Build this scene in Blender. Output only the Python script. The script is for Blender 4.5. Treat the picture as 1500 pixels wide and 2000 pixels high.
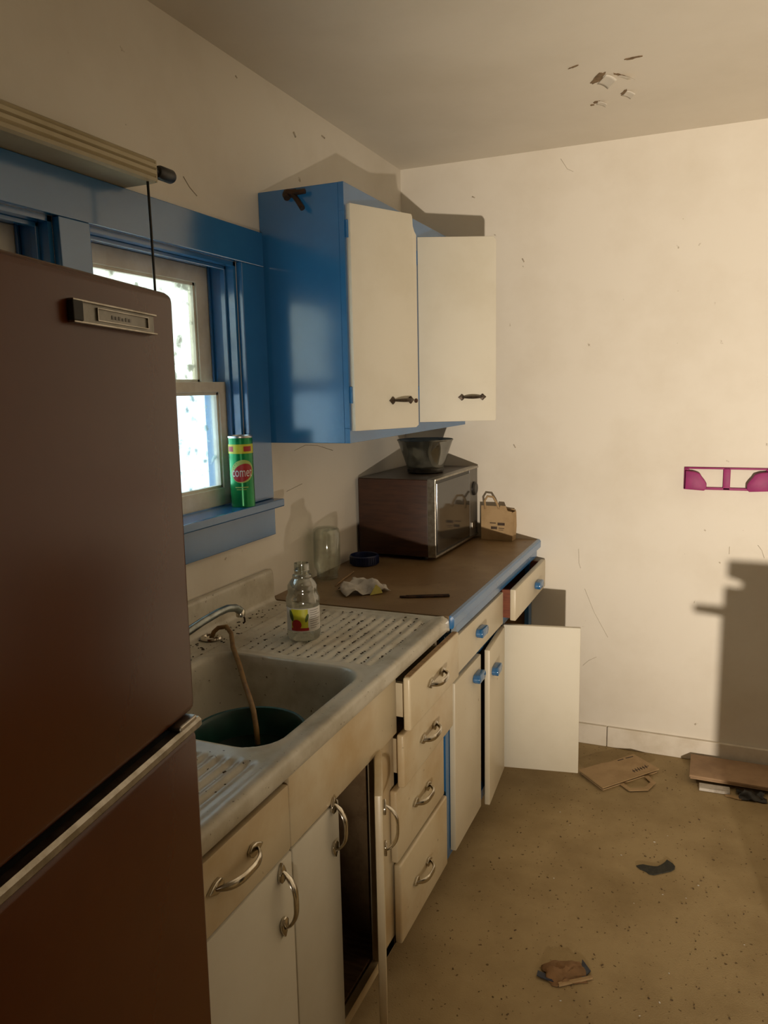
import bpy, bmesh, math, random
from mathutils import Vector, Matrix, noise
R = math.radians
for o in list(bpy.data.objects): bpy.data.objects.remove(o)
scene = bpy.context.scene
col = scene.collection
random.seed(7)

# ------------------------------------------------------------------ camera
yaw, pitch, roll = R(23.2377), R(8.9803), R(-1.24305)
fwd = Vector((-math.sin(yaw)*math.cos(pitch), math.cos(yaw)*math.cos(pitch), -math.sin(pitch)))
rgt = Vector((math.cos(yaw), math.sin(yaw), 0)); up = rgt.cross(fwd)
r2 = math.cos(roll)*rgt + math.sin(roll)*up; u2 = -math.sin(roll)*rgt + math.cos(roll)*up
cam = bpy.data.cameras.new('camera'); co = bpy.data.objects.new('camera', cam); col.objects.link(co)
m = Matrix.Identity(4)
for i in range(3):
    m[i][0] = r2[i]; m[i][1] = u2[i]; m[i][2] = -fwd[i]
m[0][3], m[1][3], m[2][3] = 1.3065, -3.3048, 1.5590
co.matrix_world = m
cam.sensor_fit = 'HORIZONTAL'; cam.sensor_width = 36; cam.lens = 36*1511.4/1500
cam.clip_start = .02
scene.camera = co

# ------------------------------------------------------------------ world, lamp, exposure
w = bpy.data.worlds.new('overcast_sky'); scene.world = w; w.use_nodes = True
bg = w.node_tree.nodes['Background']
bg.inputs[0].default_value = (.68, .88, 1.0, 1); bg.inputs[1].default_value = 6.5
def lamp(name, kind, loc, target, power, color, **kw):
    l = bpy.data.lights.new(name, kind); l.energy = power; l.color = color
    for k, v in kw.items(): setattr(l, k, v)
    o = bpy.data.objects.new(name, l); col.objects.link(o); o.location = loc
    o.rotation_euler = (Vector(target)-Vector(loc)).to_track_quat('-Z', 'Y').to_euler()
    return o
# one small lamp behind the camera on the right: the hard shadows of the wall cabinet door, the bottle and the side cabinet all point back to it
lamp('lamp_back_right_offscreen', 'SPOT', (2.08, -4.60, .57), (2.20, 0, 1.66), 900, (1, .86, .69),
     spot_size=R(72), spot_blend=1.0, shadow_soft_size=.024)
vs = scene.view_settings
scene.display_settings.display_device = 'sRGB'
vs.view_transform = 'Standard'; vs.look = 'None'; vs.exposure = -0.22; vs.gamma = 1.0; vs.use_curve_mapping = False

# ------------------------------------------------------------------ materials
def mat(name, color, rough=.6, metal=0.0, color2=None, scale=6.0, lo=.42, hi=.62, detail=6, bump=0.0, bscale=60.0,
        spec=.5, coat=0.0, stretch=None, specks=None, speck_scale=90, speck_lo=.70, ior=1.5, spec_tint=None):
    M = bpy.data.materials.new(name); M.use_nodes = True
    nt = M.node_tree; N = nt.nodes; L = nt.links
    b = N['Principled BSDF']
    b.inputs['Roughness'].default_value = rough; b.inputs['Metallic'].default_value = metal
    b.inputs['Specular IOR Level'].default_value = spec; b.inputs['Coat Weight'].default_value = coat
    b.inputs['IOR'].default_value = ior
    if spec_tint: b.inputs['Specular Tint'].default_value = (*spec_tint, 1)
    tc = N.new('ShaderNodeTexCoord'); vec = tc.outputs['Object']
    if stretch:
        mp = N.new('ShaderNodeMapping'); mp.inputs['Scale'].default_value = stretch
        L.new(vec, mp.inputs[0]); vec = mp.outputs[0]
    b.inputs['Base Color'].default_value = (*color, 1)
    cur = None
    if color2:
        n = N.new('ShaderNodeTexNoise'); n.inputs['Scale'].default_value = scale; n.inputs['Detail'].default_value = detail
        n.inputs['Roughness'].default_value = .62
        L.new(vec, n.inputs['Vector'])
        cr = N.new('ShaderNodeValToRGB')
        cr.color_ramp.elements[0].position = lo; cr.color_ramp.elements[0].color = (*color, 1)
        cr.color_ramp.elements[1].position = hi; cr.color_ramp.elements[1].color = (*color2, 1)
        L.new(n.outputs['Fac'], cr.inputs['Fac']); cur = cr.outputs['Color']
        L.new(cur, b.inputs['Base Color'])
    if specks:
        n = N.new('ShaderNodeTexNoise'); n.inputs['Scale'].default_value = speck_scale; n.inputs['Detail'].default_value = 3
        L.new(vec, n.inputs['Vector'])
        cr = N.new('ShaderNodeValToRGB')
        cr.color_ramp.elements[0].position = speck_lo; cr.color_ramp.elements[0].color = (0, 0, 0, 1)
        cr.color_ramp.elements[1].position = speck_lo+.04; cr.color_ramp.elements[1].color = (1, 1, 1, 1)
        L.new(n.outputs['Fac'], cr.inputs['Fac'])
        mx = N.new('ShaderNodeMix'); mx.data_type = 'RGBA'
        L.new(cr.outputs['Color'], mx.inputs[0])
        if cur: L.new(cur, mx.inputs[6])
        else: mx.inputs[6].default_value = (*color, 1)
        mx.inputs[7].default_value = (*specks, 1)
        L.new(mx.outputs[2], b.inputs['Base Color'])
    if bump:
        n = N.new('ShaderNodeTexNoise'); n.inputs['Scale'].default_value = bscale; n.inputs['Detail'].default_value = 5
        L.new(vec, n.inputs['Vector'])
        bp = N.new('ShaderNodeBump'); bp.inputs['Strength'].default_value = bump; bp.inputs['Distance'].default_value = .003
        L.new(n.outputs['Fac'], bp.inputs['Height']); L.new(bp.outputs[0], b.inputs['Normal'])
    return M

def glass(name, tint=(1, 1, 1), gloss=.10, rough=.02, dirt=None, dirt_amt=0.0, dirt_scale=30, dlo=.55, dhi=.7, fres=.6):
    M = bpy.data.materials.new(name); M.use_nodes = True
    nt = M.node_tree; N = nt.nodes; L = nt.links
    N.remove(N['Principled BSDF']); out = N['Material Output']
    t = N.new('ShaderNodeBsdfTransparent'); t.inputs[0].default_value = (*tint, 1)
    g = N.new('ShaderNodeBsdfGlossy'); g.inputs['Roughness'].default_value = rough
    fr = N.new('ShaderNodeLayerWeight'); fr.inputs['Blend'].default_value = .35
    ad = N.new('ShaderNodeMath'); ad.operation = 'MULTIPLY_ADD'; ad.inputs[1].default_value = fres; ad.inputs[2].default_value = gloss*.4
    L.new(fr.outputs['Fresnel'], ad.inputs[0])
    mx = N.new('ShaderNodeMixShader'); L.new(ad.outputs[0], mx.inputs[0]); L.new(t.outputs[0], mx.inputs[1]); L.new(g.outputs[0], mx.inputs[2])
    fin = mx.outputs[0]
    if dirt:
        tc = N.new('ShaderNodeTexCoord')
        n = N.new('ShaderNodeTexNoise'); n.inputs['Scale'].default_value = dirt_scale; n.inputs['Detail'].default_value = 5
        L.new(tc.outputs['Object'], n.inputs['Vector'])
        cr = N.new('ShaderNodeValToRGB')
        cr.color_ramp.elements[0].position = dlo; cr.color_ramp.elements[0].color = (dirt_amt*.18,)*3+(1,)
        cr.color_ramp.elements[1].position = dhi; cr.color_ramp.elements[1].color = (dirt_amt,)*3+(1,)
        L.new(n.outputs['Fac'], cr.inputs[0])
        d = N.new('ShaderNodeBsdfDiffuse'); d.inputs[0].default_value = (*dirt, 1)
        tl = N.new('ShaderNodeBsdfTranslucent'); tl.inputs[0].default_value = (*dirt, 1)
        a2 = N.new('ShaderNodeMixShader'); a2.inputs[0].default_value = .5
        L.new(d.outputs[0], a2.inputs[1]); L.new(tl.outputs[0], a2.inputs[2])
        m2 = N.new('ShaderNodeMixShader'); L.new(cr.outputs[0], m2.inputs[0]); L.new(fin, m2.inputs[1]); L.new(a2.outputs[0], m2.inputs[2])
        fin = m2.outputs[0]
    L.new(fin, out.inputs[0])
    return M

MT = dict(
    wall=mat('cream_wall_paint', (.74, .69, .60), .62, color2=(.66, .60, .50), scale=2.2, lo=.45, hi=.75, bump=.12, bscale=40, specks=(.42, .36, .27), speck_scale=30, speck_lo=.725),
    ceil=mat('ceiling_paint', (.72, .66, .56), .7, color2=(.65, .59, .49), scale=1.6, lo=.4, hi=.7, bump=.10, bscale=25),
    floor=mat('worn_tan_floor', (.41, .31, .165), .8, color2=(.285, .205, .10), scale=3.5, lo=.40, hi=.72, bump=.35, bscale=220, specks=(.15, .10, .048), speck_scale=75, speck_lo=.66, spec=.25),
    base=mat('white_baseboard_paint', (.74, .68, .58), .5, color2=(.64, .57, .46), scale=8, bump=.1),
    blue=mat('glossy_blue_paint', (.024, .150, .37), .17, color2=(.020, .12, .30), scale=5, lo=.4, hi=.8, bump=.06, bscale=24, spec=.5, ior=1.9),
    sash=mat('old_white_sash_paint', (.76, .73, .63), .5, color2=(.64, .59, .48), scale=9, bump=.2, bscale=50),
    cdoor=mat('cream_cabinet_paint', (.66, .59, .45), .38, color2=(.58, .50, .35), scale=3, lo=.4, hi=.8, bump=.1, bscale=30, specks=(.30, .22, .12), speck_scale=26, speck_lo=.74),
    wdoor=mat('white_door_paint', (.70, .66, .55), .6, color2=(.62, .57, .45), scale=3, lo=.45, hi=.8, bump=.1, bscale=30),
    steel=mat('yellowed_white_enamel', (.68, .58, .40), .32, color2=(.50, .33, .14), scale=3.0, lo=.46, hi=.76, bump=.05, bscale=30, specks=(.25, .16, .07), speck_scale=40, speck_lo=.735),
    enamel=mat('dirty_white_sink_enamel', (.60, .56, .46), .28, color2=(.38, .33, .23), scale=7, lo=.45, hi=.70, bump=.06, specks=(.09, .065, .035), speck_scale=110, speck_lo=.69),
    chrome=mat('worn_chrome', (.62, .58, .50), .18, 1.0, color2=(.42, .37, .28), scale=30, lo=.45, hi=.7),
    dchrome=mat('dull_grey_chrome', (.34, .37, .36), .3, 1.0, color2=(.22, .24, .23), scale=30),
    wood=mat('bare_wood', (.34, .22, .11), .7, color2=(.22, .13, .06), scale=14, stretch=(1, 6, 1)),
    redwood=mat('red_brown_wood', (.21, .055, .022), .5, color2=(.15, .035, .015), scale=14, stretch=(1, 1, 8)),
    counter=mat('worn_brown_countertop', (.19, .115, .05), .42, color2=(.30, .205, .105), scale=4.5, lo=.44, hi=.76, bump=.1, bscale=80, specks=(.07, .045, .02), speck_scale=60, speck_lo=.66),
    fridge=mat('coppertone_brown_enamel', (.085, .021, .0025), .26, color2=(.068, .016, .002), scale=2, bump=.02, bscale=150, spec=.25, coat=0),
    fdark=mat('dark_rubber', (.014, .012, .010), .7),
    trim=mat('brushed_aluminium', (.42, .39, .34), .35, 1.0, color2=(.30, .27, .22), scale=40),
    badge=mat('badge_metal', (.20, .19, .165), .4, .7, color2=(.15, .14, .12), scale=30),
    black=mat('black_plastic', (.012, .011, .010), .4, color2=(.02, .018, .015), scale=30),
    rust=mat('rusty_black_iron', (.030, .020, .014), .6, .4, color2=(.075, .035, .018), scale=60),
    iron=mat('dark_bronze', (.055, .038, .026), .45, .6, color2=(.10, .075, .05), scale=60),
    mside=mat('walnut_vinyl', (.055, .021, .010), .5, color2=(.034, .013, .007), scale=9, stretch=(1, 1, 7), bump=.05),
    mtop=mat('dark_brown_metal', (.075, .055, .038), .4, color2=(.05, .036, .024), scale=14),
    mglass=mat('smoked_oven_glass', (.022, .020, .017), .08, spec=.8, color2=(.03, .027, .022), scale=6),
    mpanel=mat('grey_control_panel', (.11, .10, .085), .35, color2=(.09, .08, .066), scale=20),
    val=mat('cream_metal', (.50, .43, .28), .5, color2=(.42, .35, .21), scale=6),
    green=mat('green_foil_print', (.004, .27, .075), .22, .35, color2=(.003, .20, .055), scale=9),
    yellow=mat('yellow_print', (.62, .62, .03), .4, color2=(.58, .55, .03), scale=20),
    lime=mat('yellow_green_print', (.42, .55, .14), .4, color2=(.36, .48, .12), scale=20),
    red=mat('red_print', (.42, .015, .02), .4, color2=(.36, .012, .016), scale=20),
    white=mat('white_print', (.72, .70, .66), .45, color2=(.66, .64, .6), scale=20),
    silver=mat('bare_tin', (.6, .6, .58), .3, 1.0),
    dgreen=mat('dark_green_plastic', (.004, .045, .032), .35, color2=(.003, .034, .025), scale=20),
    water=mat('murky_water', (.006, .016, .012), .06, color2=(.009, .02, .012), scale=9),
    hose=mat('yellowed_rubber', (.30, .17, .05), .5, color2=(.20, .10, .03), scale=30),
    bluep=mat('navy_blue_plastic', (.006, .013, .065), .35, color2=(.005, .01, .05), scale=20),
    tissue=mat('dirty_white_tissue', (.58, .54, .48), .9, color2=(.34, .30, .25), scale=26, lo=.45, hi=.68),
    tyellow=mat('pale_yellow_paper', (.66, .60, .16), .8, color2=(.6, .52, .12), scale=30),
    kraft=mat('brown_kraft_paper', (.44, .30, .155), .8, color2=(.37, .245, .12), scale=12, bump=.25, bscale=50),
    card=mat('brown_cardboard', (.38, .245, .14), .8, color2=(.31, .195, .11), scale=12, bump=.2, bscale=60),
    ink=mat('dark_brown_ink', (.045, .025, .015), .7, color2=(.08, .05, .03), scale=80),
    grey=mat('grey_debris', (.16, .14, .11), .8, color2=(.10, .085, .06), scale=30),
    scrap=mat('dark_grey_felt', (.030, .030, .024), .95, color2=(.05, .047, .036), scale=120, bump=.4, bscale=200),
    orange=mat('orange_brown_paper', (.25, .135, .055), .75, color2=(.18, .095, .035), scale=14, bump=.2),
    navy=mat('dark_navy_print', (.014, .018, .040), .6, color2=(.04, .05, .075), scale=30),
    magenta=mat('magenta_plastic', (.30, .010, .13), .55, color2=(.25, .008, .11), scale=30),
    crumb=mat('dark_crumbs', (.035, .022, .012), .9, color2=(.06, .04, .02), scale=60),
    scuff=mat('grey_brown_scuff', (.40, .34, .26), .9, color2=(.48, .42, .33), scale=50),
    grit=mat('brown_grit', (.10, .065, .032), .9, color2=(.14, .09, .045), scale=60),
    patch_brown=mat('dark_brown_patch', (.24, .16, .085), .95, color2=(.14, .09, .045), scale=60),
    leafg=mat('dark_green_print', (.10, .15, .03), .5, color2=(.07, .11, .02), scale=30),
    txt=mat('grey_print', (.16, .15, .13), .6, color2=(.22, .2, .17), scale=60),
    pane_up=glass('yellowed_dirty_pane', (.97, .93, .83), .1, .03, (.42, .40, .32), .85, 26, .57, .64),
    pane_lo=glass('dirty_clear_pane', (.95, .97, .97), .1, .03, (.35, .42, .40), .8, 34, .60, .67),
    pane_dim=glass('dimmed_opaque_pane', (.9, .9, .85), .1, .05, (.34, .31, .25), .97, 8, .30, .36),  # near-opaque grey-brown coat added to dim daylight from the second window
    clear=glass('clear_glass', (.95, .97, .94), .2, .05, (.5, .5, .42), .16, 25, .5, .7, fres=.28),
    plastic=glass('clear_plastic', (.90, .92, .86), .6, .09, (.55, .55, .45), .30, 22, .45, .7),
    smoke=glass('smoked_glass', (.55, .56, .50), .5, .06, (.30, .29, .24), .35, 18, .45, .7),
)

# ------------------------------------------------------------------ mesh helpers
class MB:
    def __init__(s): s.bm = bmesh.new()
    def box(s, x0, x1, y0, y1, z0, z1, bev=0.0, seg=2, mx=None):
        t = bmesh.new()
        vs_ = [t.verts.new((x, y, z)) for x in (x0, x1) for y in (y0, y1) for z in (z0, z1)]
        for f in ((0, 1, 3, 2), (4, 6, 7, 5), (0, 4, 5, 1), (2, 3, 7, 6), (0, 2, 6, 4), (1, 5, 7, 3)): t.faces.new([vs_[i] for i in f])
        bmesh.ops.recalc_face_normals(t, faces=t.faces)
        if bev: bmesh.ops.bevel(t, geom=list(t.edges), offset=bev, segments=seg, affect='EDGES', profile=.5)
        if mx: bmesh.ops.transform(t, matrix=mx, verts=t.verts)
        s._merge(t); return s
    def _merge(s, t):
        me = bpy.data.meshes.new('tmp'); t.to_mesh(me); t.free(); s.bm.from_mesh(me); bpy.data.meshes.remove(me)
    def prism(s, pts, axis, a, b, bev=0.0):
        t = bmesh.new()
        def P(p, h): return {'x': (h, p[0], p[1]), 'y': (p[0], h, p[1]), 'z': (p[0], p[1], h)}[axis]
        A = [t.verts.new(P(p, a)) for p in pts]; B = [t.verts.new(P(p, b)) for p in pts]
        t.faces.new(A); t.faces.new(B[::-1]); n = len(pts)
        for i in range(n): t.faces.new((A[i], B[i], B[(i+1) % n], A[(i+1) % n]))
        bmesh.ops.recalc_face_normals(t, faces=t.faces)
        if bev: bmesh.ops.bevel(t, geom=list(t.edges), offset=bev, segments=2, affect='EDGES', profile=.5)
        s._merge(t); return s
    def tube(s, pts, r, seg=10, cap=True, flat=None):
        pts = [Vector(p) for p in pts]; n = len(pts); rings = []; prev = None
        for i, p in enumerate(pts):
            t = (pts[min(i+1, n-1)]-pts[max(i-1, 0)]).normalized()
            if prev is None:
                a = Vector((0, 0, 1)) if abs(t.z) < .9 else Vector((1, 0, 0)); a = (a-t*a.dot(t)).normalized()
            else: a = (prev-t*prev.dot(t)).normalized()
            prev = a; b = t.cross(a); rr = r[i] if isinstance(r, (list, tuple)) else r
            rings.append([s.bm.verts.new(p+(a*math.cos(q)+b*math.sin(q)*(flat or 1))*rr) for q in (2*math.pi*k/seg for k in range(seg))])
        for i in range(n-1):
            for k in range(seg): s.bm.faces.new((rings[i][k], rings[i+1][k], rings[i+1][(k+1) % seg], rings[i][(k+1) % seg]))
        if cap: s.bm.faces.new(rings[0]); s.bm.faces.new(rings[-1][::-1])
        return s
    def lathe(s, prof, c=(0, 0, 0), seg=32, axis='z', cap=True):
        rings = []
        for r, z in prof:
            ring = []
            for k in range(seg):
                q = 2*math.pi*k/seg; p = (r*math.cos(q), r*math.sin(q), z)
                if axis == 'x': p = (z, p[0], p[1])
                if axis == 'y': p = (p[0], z, p[1])
                ring.append(s.bm.verts.new((p[0]+c[0], p[1]+c[1], p[2]+c[2])))
            rings.append(ring)
        for i in range(len(rings)-1):
            for k in range(seg): s.bm.faces.new((rings[i][k], rings[i][(k+1) % seg], rings[i+1][(k+1) % seg], rings[i+1][k]))
        if cap:
            if prof[0][0] > 1e-5: s.bm.faces.new(rings[0][::-1])
            if prof[-1][0] > 1e-5: s.bm.faces.new(rings[-1])
        return s
    def grid(s, fn, nu, nv):
        V = [[s.bm.verts.new(fn(i/nu, j/nv)) for j in range(nv+1)] for i in range(nu+1)]
        for i in range(nu):
            for j in range(nv): s.bm.faces.new((V[i][j], V[i+1][j], V[i+1][j+1], V[i][j+1]))
        return s
    def quad(s, pts): s.bm.faces.new([s.bm.verts.new(p) for p in pts]); return s
    def build(s, name, m_, parent=None, smooth=None, solid=0.0, fix=True):
        me = bpy.data.meshes.new(name)
        bmesh.ops.remove_doubles(s.bm, verts=s.bm.verts, dist=1e-6)
        if fix: bmesh.ops.recalc_face_normals(s.bm, faces=s.bm.faces)
        s.bm.to_mesh(me); s.bm.free()
        o = bpy.data.objects.new(name, me); col.objects.link(o)
        me.materials.append(MT[m_] if isinstance(m_, str) else m_)
        if smooth:
            for p in me.polygons: p.use_smooth = True
            if smooth is not True: me.set_sharp_from_angle(angle=R(smooth))
        if parent: o.parent = parent
        if solid:
            md = o.modifiers.new('thickness', 'SOLIDIFY'); md.thickness = solid; md.offset = 0
        return o
def thing(name, label, cat, loc=(0, 0, 0), rz=0.0, group=None):
    o = bpy.data.objects.new(name, None); col.objects.link(o); o.location = loc; o.rotation_euler = (0, 0, rz); o.empty_display_size = .05
    o['label'] = label; o['category'] = cat
    if group: o['group'] = group
    return o
def tag(o, label, cat, group=None, kind=None):
    o['label'] = label; o['category'] = cat
    if group: o['group'] = group
    if kind: o['kind'] = kind
    return o
def struct(o, label=None):
    o['kind'] = 'structure'
    if label: o['label'] = label
    return o
def place(o, loc, rz=0.0, rx=0.0, ry=0.0):
    o.location = loc; o.rotation_euler = (rx, ry, rz); return o
def text_mesh(txt, size=1.0, shear=0.0):
    c = bpy.data.curves.new('t', 'FONT'); c.body = txt; c.size = size; c.align_x = 'CENTER'; c.align_y = 'CENTER'; c.shear = shear; c.resolution_u = 3
    o = bpy.data.objects.new('t', c); col.objects.link(o)
    dg = bpy.context.evaluated_depsgraph_get(); me = bpy.data.meshes.new_from_object(o.evaluated_get(dg))
    vs_ = [v.co.copy() for v in me.vertices]; fs = [list(p.vertices) for p in me.polygons]
    bpy.data.objects.remove(o); bpy.data.curves.remove(c); bpy.data.meshes.remove(me)
    return vs_, fs
def smst(a, b, x):
    t = max(0, min(1, (x-a)/(b-a))); return t*t*(3-2*t)

# ================================================================== SETTING
H = 2.5; XR = 3.4; YB = -5.4
W1 = (-1.915, -1.32); W2 = (-2.60, -2.005); WZ = (1.205, 1.935)
struct(MB().box(-.15, XR+.15, YB-.15, .15, -.1, 0).build('floor', 'floor'))
ceiling = struct(MB().box(-.15, XR+.15, YB-.15, .15, H, H+.1).build('ceiling', 'ceil'))
wl = MB()
wl.box(-.13, 0, YB, 0, 0, WZ[0]); wl.box(-.13, 0, YB, 0, WZ[1], H)
for a, b in ((YB, W2[0]), (W2[1], W1[0]), (W1[1], 0)): wl.box(-.13, 0, a, b, WZ[0], WZ[1])
wall_left = struct(wl.build('wall_left', 'wall'))
wall_far = struct(MB().box(-.13, XR+.13, 0, .13, 0, H).build('wall_far', 'wall'))
struct(MB().box(XR, XR+.13, YB, 0, 0, H).build('wall_right', 'wall'))
struct(MB().box(-.13, XR+.13, YB-.13, YB, 0, H).build('wall_back', 'wall'))
bf = struct(MB().box(.626, .925, -.016, 0, 0, .09, .003).build('baseboard_far', 'base'))
struct(MB().box(.928, XR, -.016, 0, 0, .09, .003).build('baseboard_far.001', 'base'))

# dark brown patches and peeling paint flakes on the ceiling (children of the ceiling)
def blob(cx, cy, rx, ry, rot, n=16, jag=.35, seed=0):
    rr = random.Random(seed); P = []
    for k in range(n):
        q = 2*math.pi*k/n; s_ = 1+jag*(rr.random()-.5)*2
        x, y = rx*s_*math.cos(q), ry*s_*math.sin(q)
        P.append((cx+x*math.cos(rot)-y*math.sin(rot), cy+x*math.sin(rot)+y*math.cos(rot)))
    return P
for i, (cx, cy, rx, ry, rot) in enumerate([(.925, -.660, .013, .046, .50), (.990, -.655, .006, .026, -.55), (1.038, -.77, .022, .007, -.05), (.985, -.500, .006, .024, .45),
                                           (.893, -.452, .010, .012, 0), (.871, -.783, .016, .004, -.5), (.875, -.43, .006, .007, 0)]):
    o = MB().prism(blob(cx, cy, rx, ry, rot, seed=i), 'z', H-.0015, H+.002).build('dark_patch', 'patch_brown', ceiling)
def flake(cx, cy, a, b, rot, curl, seed):
    def fn(u, v):
        x = (u-.5)*a; y = (v-.5)*b; z = -curl*(u**2) - .002
        return (cx+x*math.cos(rot)-y*math.sin(rot), cy+x*math.sin(rot)+y*math.cos(rot), H+z)
    MB().grid(fn, 8, 5).build('paint_flake', 'ceil', ceiling, True, solid=.001)
flake(.950, -.640, .034, .075, .50, .014, 1); flake(1.008, -.640, .028, .05, -.55, .010, 2); flake(1.000, -.488, .028, .045, .45, .010, 3); flake(.908, -.44, .03, .03, .3, .010, 4)

# scuffs and hairline marks on the walls
for pts, r_ in (([(.789, .869), (.792, .807), (.799, .785)], .0008), ([(.818, .696), (.859, .597), (.919, .49)], .0007), ([(.816, .351), (.841, .377), (.873, .397)], .0007),
                ([(.505, 1.313), (.514, 1.298)], .0022), ([(1.377, .914), (1.377, .884)], .0010), ([(1.478, .926), (1.493, .906), (1.503, .876)], .0009), ([(.538, 2.085), (.546, 2.07)], .0024),
                ([(.323, 2.354), (.335, 2.348)], .0022), ([(.691, 2.457), (.718, 2.415), (.742, 2.402)], .0007)):
    MB().tube([(x_, -.0004, z_) for x_, z_ in pts], r_, 6).build('scuff_mark', 'scuff', wall_far, True)
for pts, r_ in (([(-.944, 2.394), (-.931, 2.382)], .0035), ([(-.743, 2.438), (-.72, 2.436)], .0028), ([(-1.543, 2.12), (-1.519, 2.099), (-1.488, 2.083)], .0012), ([(-1.272, 2.455), (-1.264, 2.452)], .002),
                ([(-1.019, 1.362), (-.94, 1.375), (-.853, 1.367), (-.733, 1.34)], .0010), ([(-1.081, 1.231), (-.975, 1.244)], .0009)):
    MB().tube([(.0004, y_, z_) for y_, z_ in pts], r_, 6).build('scuff_mark', 'scuff', wall_left, True)

# windows: casing, jamb, stops, sashes, panes
def window(n, ys, pup, plo):
    y0, y1 = ys; z0, z1 = 1.225, WZ[1]
    root = struct(MB().box(-.125, .0, y0, y0+.012, z0, z1).box(-.125, .0, y1-.012, y1, z0, z1).box(-.125, 0, y0, y1, z1-.012, z1).build('window_%d' % n, 'blue'),
                  'blue framed double hung sash window with dirty and dimmed panes')
    for a in (y0+.012, y1-.012-.009):
        MB().box(-.042, -.026, a, a+.009, z0, z1-.012, .0015).build('stop', 'blue', root)
        MB().box(-.086, -.079, a, a+.007, z0, z1-.012, .001).build('parting_bead', 'blue', root)
    MB().box(-.042, -.026, y0+.012, y1-.012, z1-.022, z1-.012, .0015).build('stop', 'blue', root)
    a, b = y0+.013, y1-.013
    zm = 1.578
    def sash(name, x0, x1, zb, zt, rb, rt, st, pm):
        f = MB()
        f.box(x0, x1, a, a+st, zb, zt, .002); f.box(x0, x1, b-st, b, zb, zt, .002)
        f.box(x0, x1, a+st-.002, b-st+.002, zb, zb+rb, .002); f.box(x0, x1, a+st-.002, b-st+.002, zt-rt, zt, .002)
        # glazing bead
        for q in (a+st, b-st-.008): f.box(x0+.012, x1-.006, q, q+.008, zb+rb, zt-rt)
        for q in (zb+rb, zt-rt-.008): f.box(x0+.012, x1-.006, a+st, b-st, q, q+.008)
        s_ = f.build(name, 'sash', root)
        MB().box((x0+x1)/2-.002, (x0+x1)/2+.002, a+st, b-st, zb+rb, zt-rt).build('pane', pm, s_)
        return s_
    sash('upper_sash', -.119, -.088, zm-.014, z1-.012, .028, .048, .062, pup)
    ls = sash('lower_sash', -.077, -.045, z0+.002, zm+.014, .052, .030, .036, plo)
    return root
w1 = window(1, W1, 'pane_up', 'pane_lo'); w2 = window(2, W2, 'pane_dim', 'pane_dim')
# shared blue trim around the pair of windows
struct(MB().box(0, .02, -2.74, -1.195, 1.935, 2.035, .002).build('trim_1', 'blue'), 'blue head casing above both windows')
struct(MB().box(0, .02, -1.318, -1.195, 1.226, 1.9345, .002).build('trim_2', 'blue'), 'blue side casing beside the wall cabinet')
struct(MB().box(0, .02, -2.005, -1.915, 1.226, 1.9345, .002).build('trim_3', 'blue'), 'blue mullion casing between the two windows')
struct(MB().box(0, .02, -2.74, -2.602, 1.226, 1.9345, .002).build('trim_4', 'blue'), 'blue side casing behind the refrigerator')
struct(MB().box(-.125, .056, -2.79, -1.19, 1.200, 1.225, .004).build('trim_5', 'blue'), 'blue window sill board under both windows')
struct(MB().box(0, .02, -2.75, -1.192, 1.108, 1.1995, .002).build('trim_6', 'blue'), 'blue apron board under the window sill')

# ================================================================== VALANCE / SHADE HEADRAIL
v = thing('shade_headrail', 'cream ribbed metal shade headrail mounted above the blue window trim', 'blind', (0, -2.25, 2.036))
p = [(.001, 0), (.100, 0), (.108, .004), (.112, .010), (.106, .014), (.112, .018), (.112, .026), (.106, .029), (.112, .032), (.112, .040), (.106, .043), (.110, .047), (.104, .052), (.001, .052)]
MB().prism(p, 'y', -.55, .46).build('rail', 'val', v)
MB().box(.004, .108, .461, .466, .002, .050, .001).build('end_cap', 'val', v)
MB().lathe([(.008, 0), (.008, .010), (.013, .012), (.016, .020), (.016, .060), (.013, .066), (0, .067)], (.098, .466, .030), 20, 'y').build('end_knob', 'black', v, 40)
MB().tube([(.100, .440, 0), (.101, .440, -.10), (.100, .441, -.25), (.102, .440, -.45), (.100, .440, -.70)], .003, 8).build('pull_cord', 'black', v, True)

# ================================================================== REFRIGERATOR
rf = thing('refrigerator', 'brown two door refrigerator with chrome trim strip beside the sink', 'refrigerator', (.703, -2.5425, 0), R(10.1))
rf.rotation_euler = (R(-.95), 0, R(10.1))
# local: face plane x=0, doors run from y=0 (far edge) to y=-.76, body behind (x<0)
FZ = 1.680; TZ = 1.153
MB().box(-.66, -.06, -.755, -.006, .03, FZ-.012, .008).build('body', 'fridge', rf, 40)
MB().box(-.064, -.052, -.745, -.012, .06, FZ-.02).build('door_gasket', 'fdark', rf)
MB().box(-.05, 0, -.76, 0, TZ, FZ, .012, 4).build('freezer_door', 'fridge', rf, 40)
fd = MB().box(-.05, 0, -.76, 0, .10, TZ-.024, .010, 4).build('lower_door', 'fridge', rf, 40)
hb = MB().prism([(-.008, TZ-.0235), (.003, TZ-.0235), (.007, TZ-.019), (.007, TZ-.012), (.003, TZ-.008), (-.008, TZ-.008)], 'y', -.758, -.002).build('handle_trim', 'trim', fd)
MB().box(-.045, -.0085, -.757, -.003, TZ-.026, TZ-.010).build('handle_recess', 'fdark', fd)
hb['label'] = 'long brushed metal handle strip'
MB().box(-.02, .006, -.055, -.012, TZ-.0078, TZ-.001, .002).build('hinge_plate', 'trim', fd)
bd = MB().box(0, .004, -.214, -.060, 1.627, 1.647, .001).build('badge', 'badge', rf); bd['label'] = 'grey metal name badge'
for zz in (1.6255, 1.6460): MB().box(0, .007, -.214, -.058, zz, zz+.0022, .0007).build('badge_rail', 'trim', bd)
MB().box(.002, .008, -.216, -.200, 1.6275, 1.6465, .001).build('badge_end', 'fdark', bd)
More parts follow.
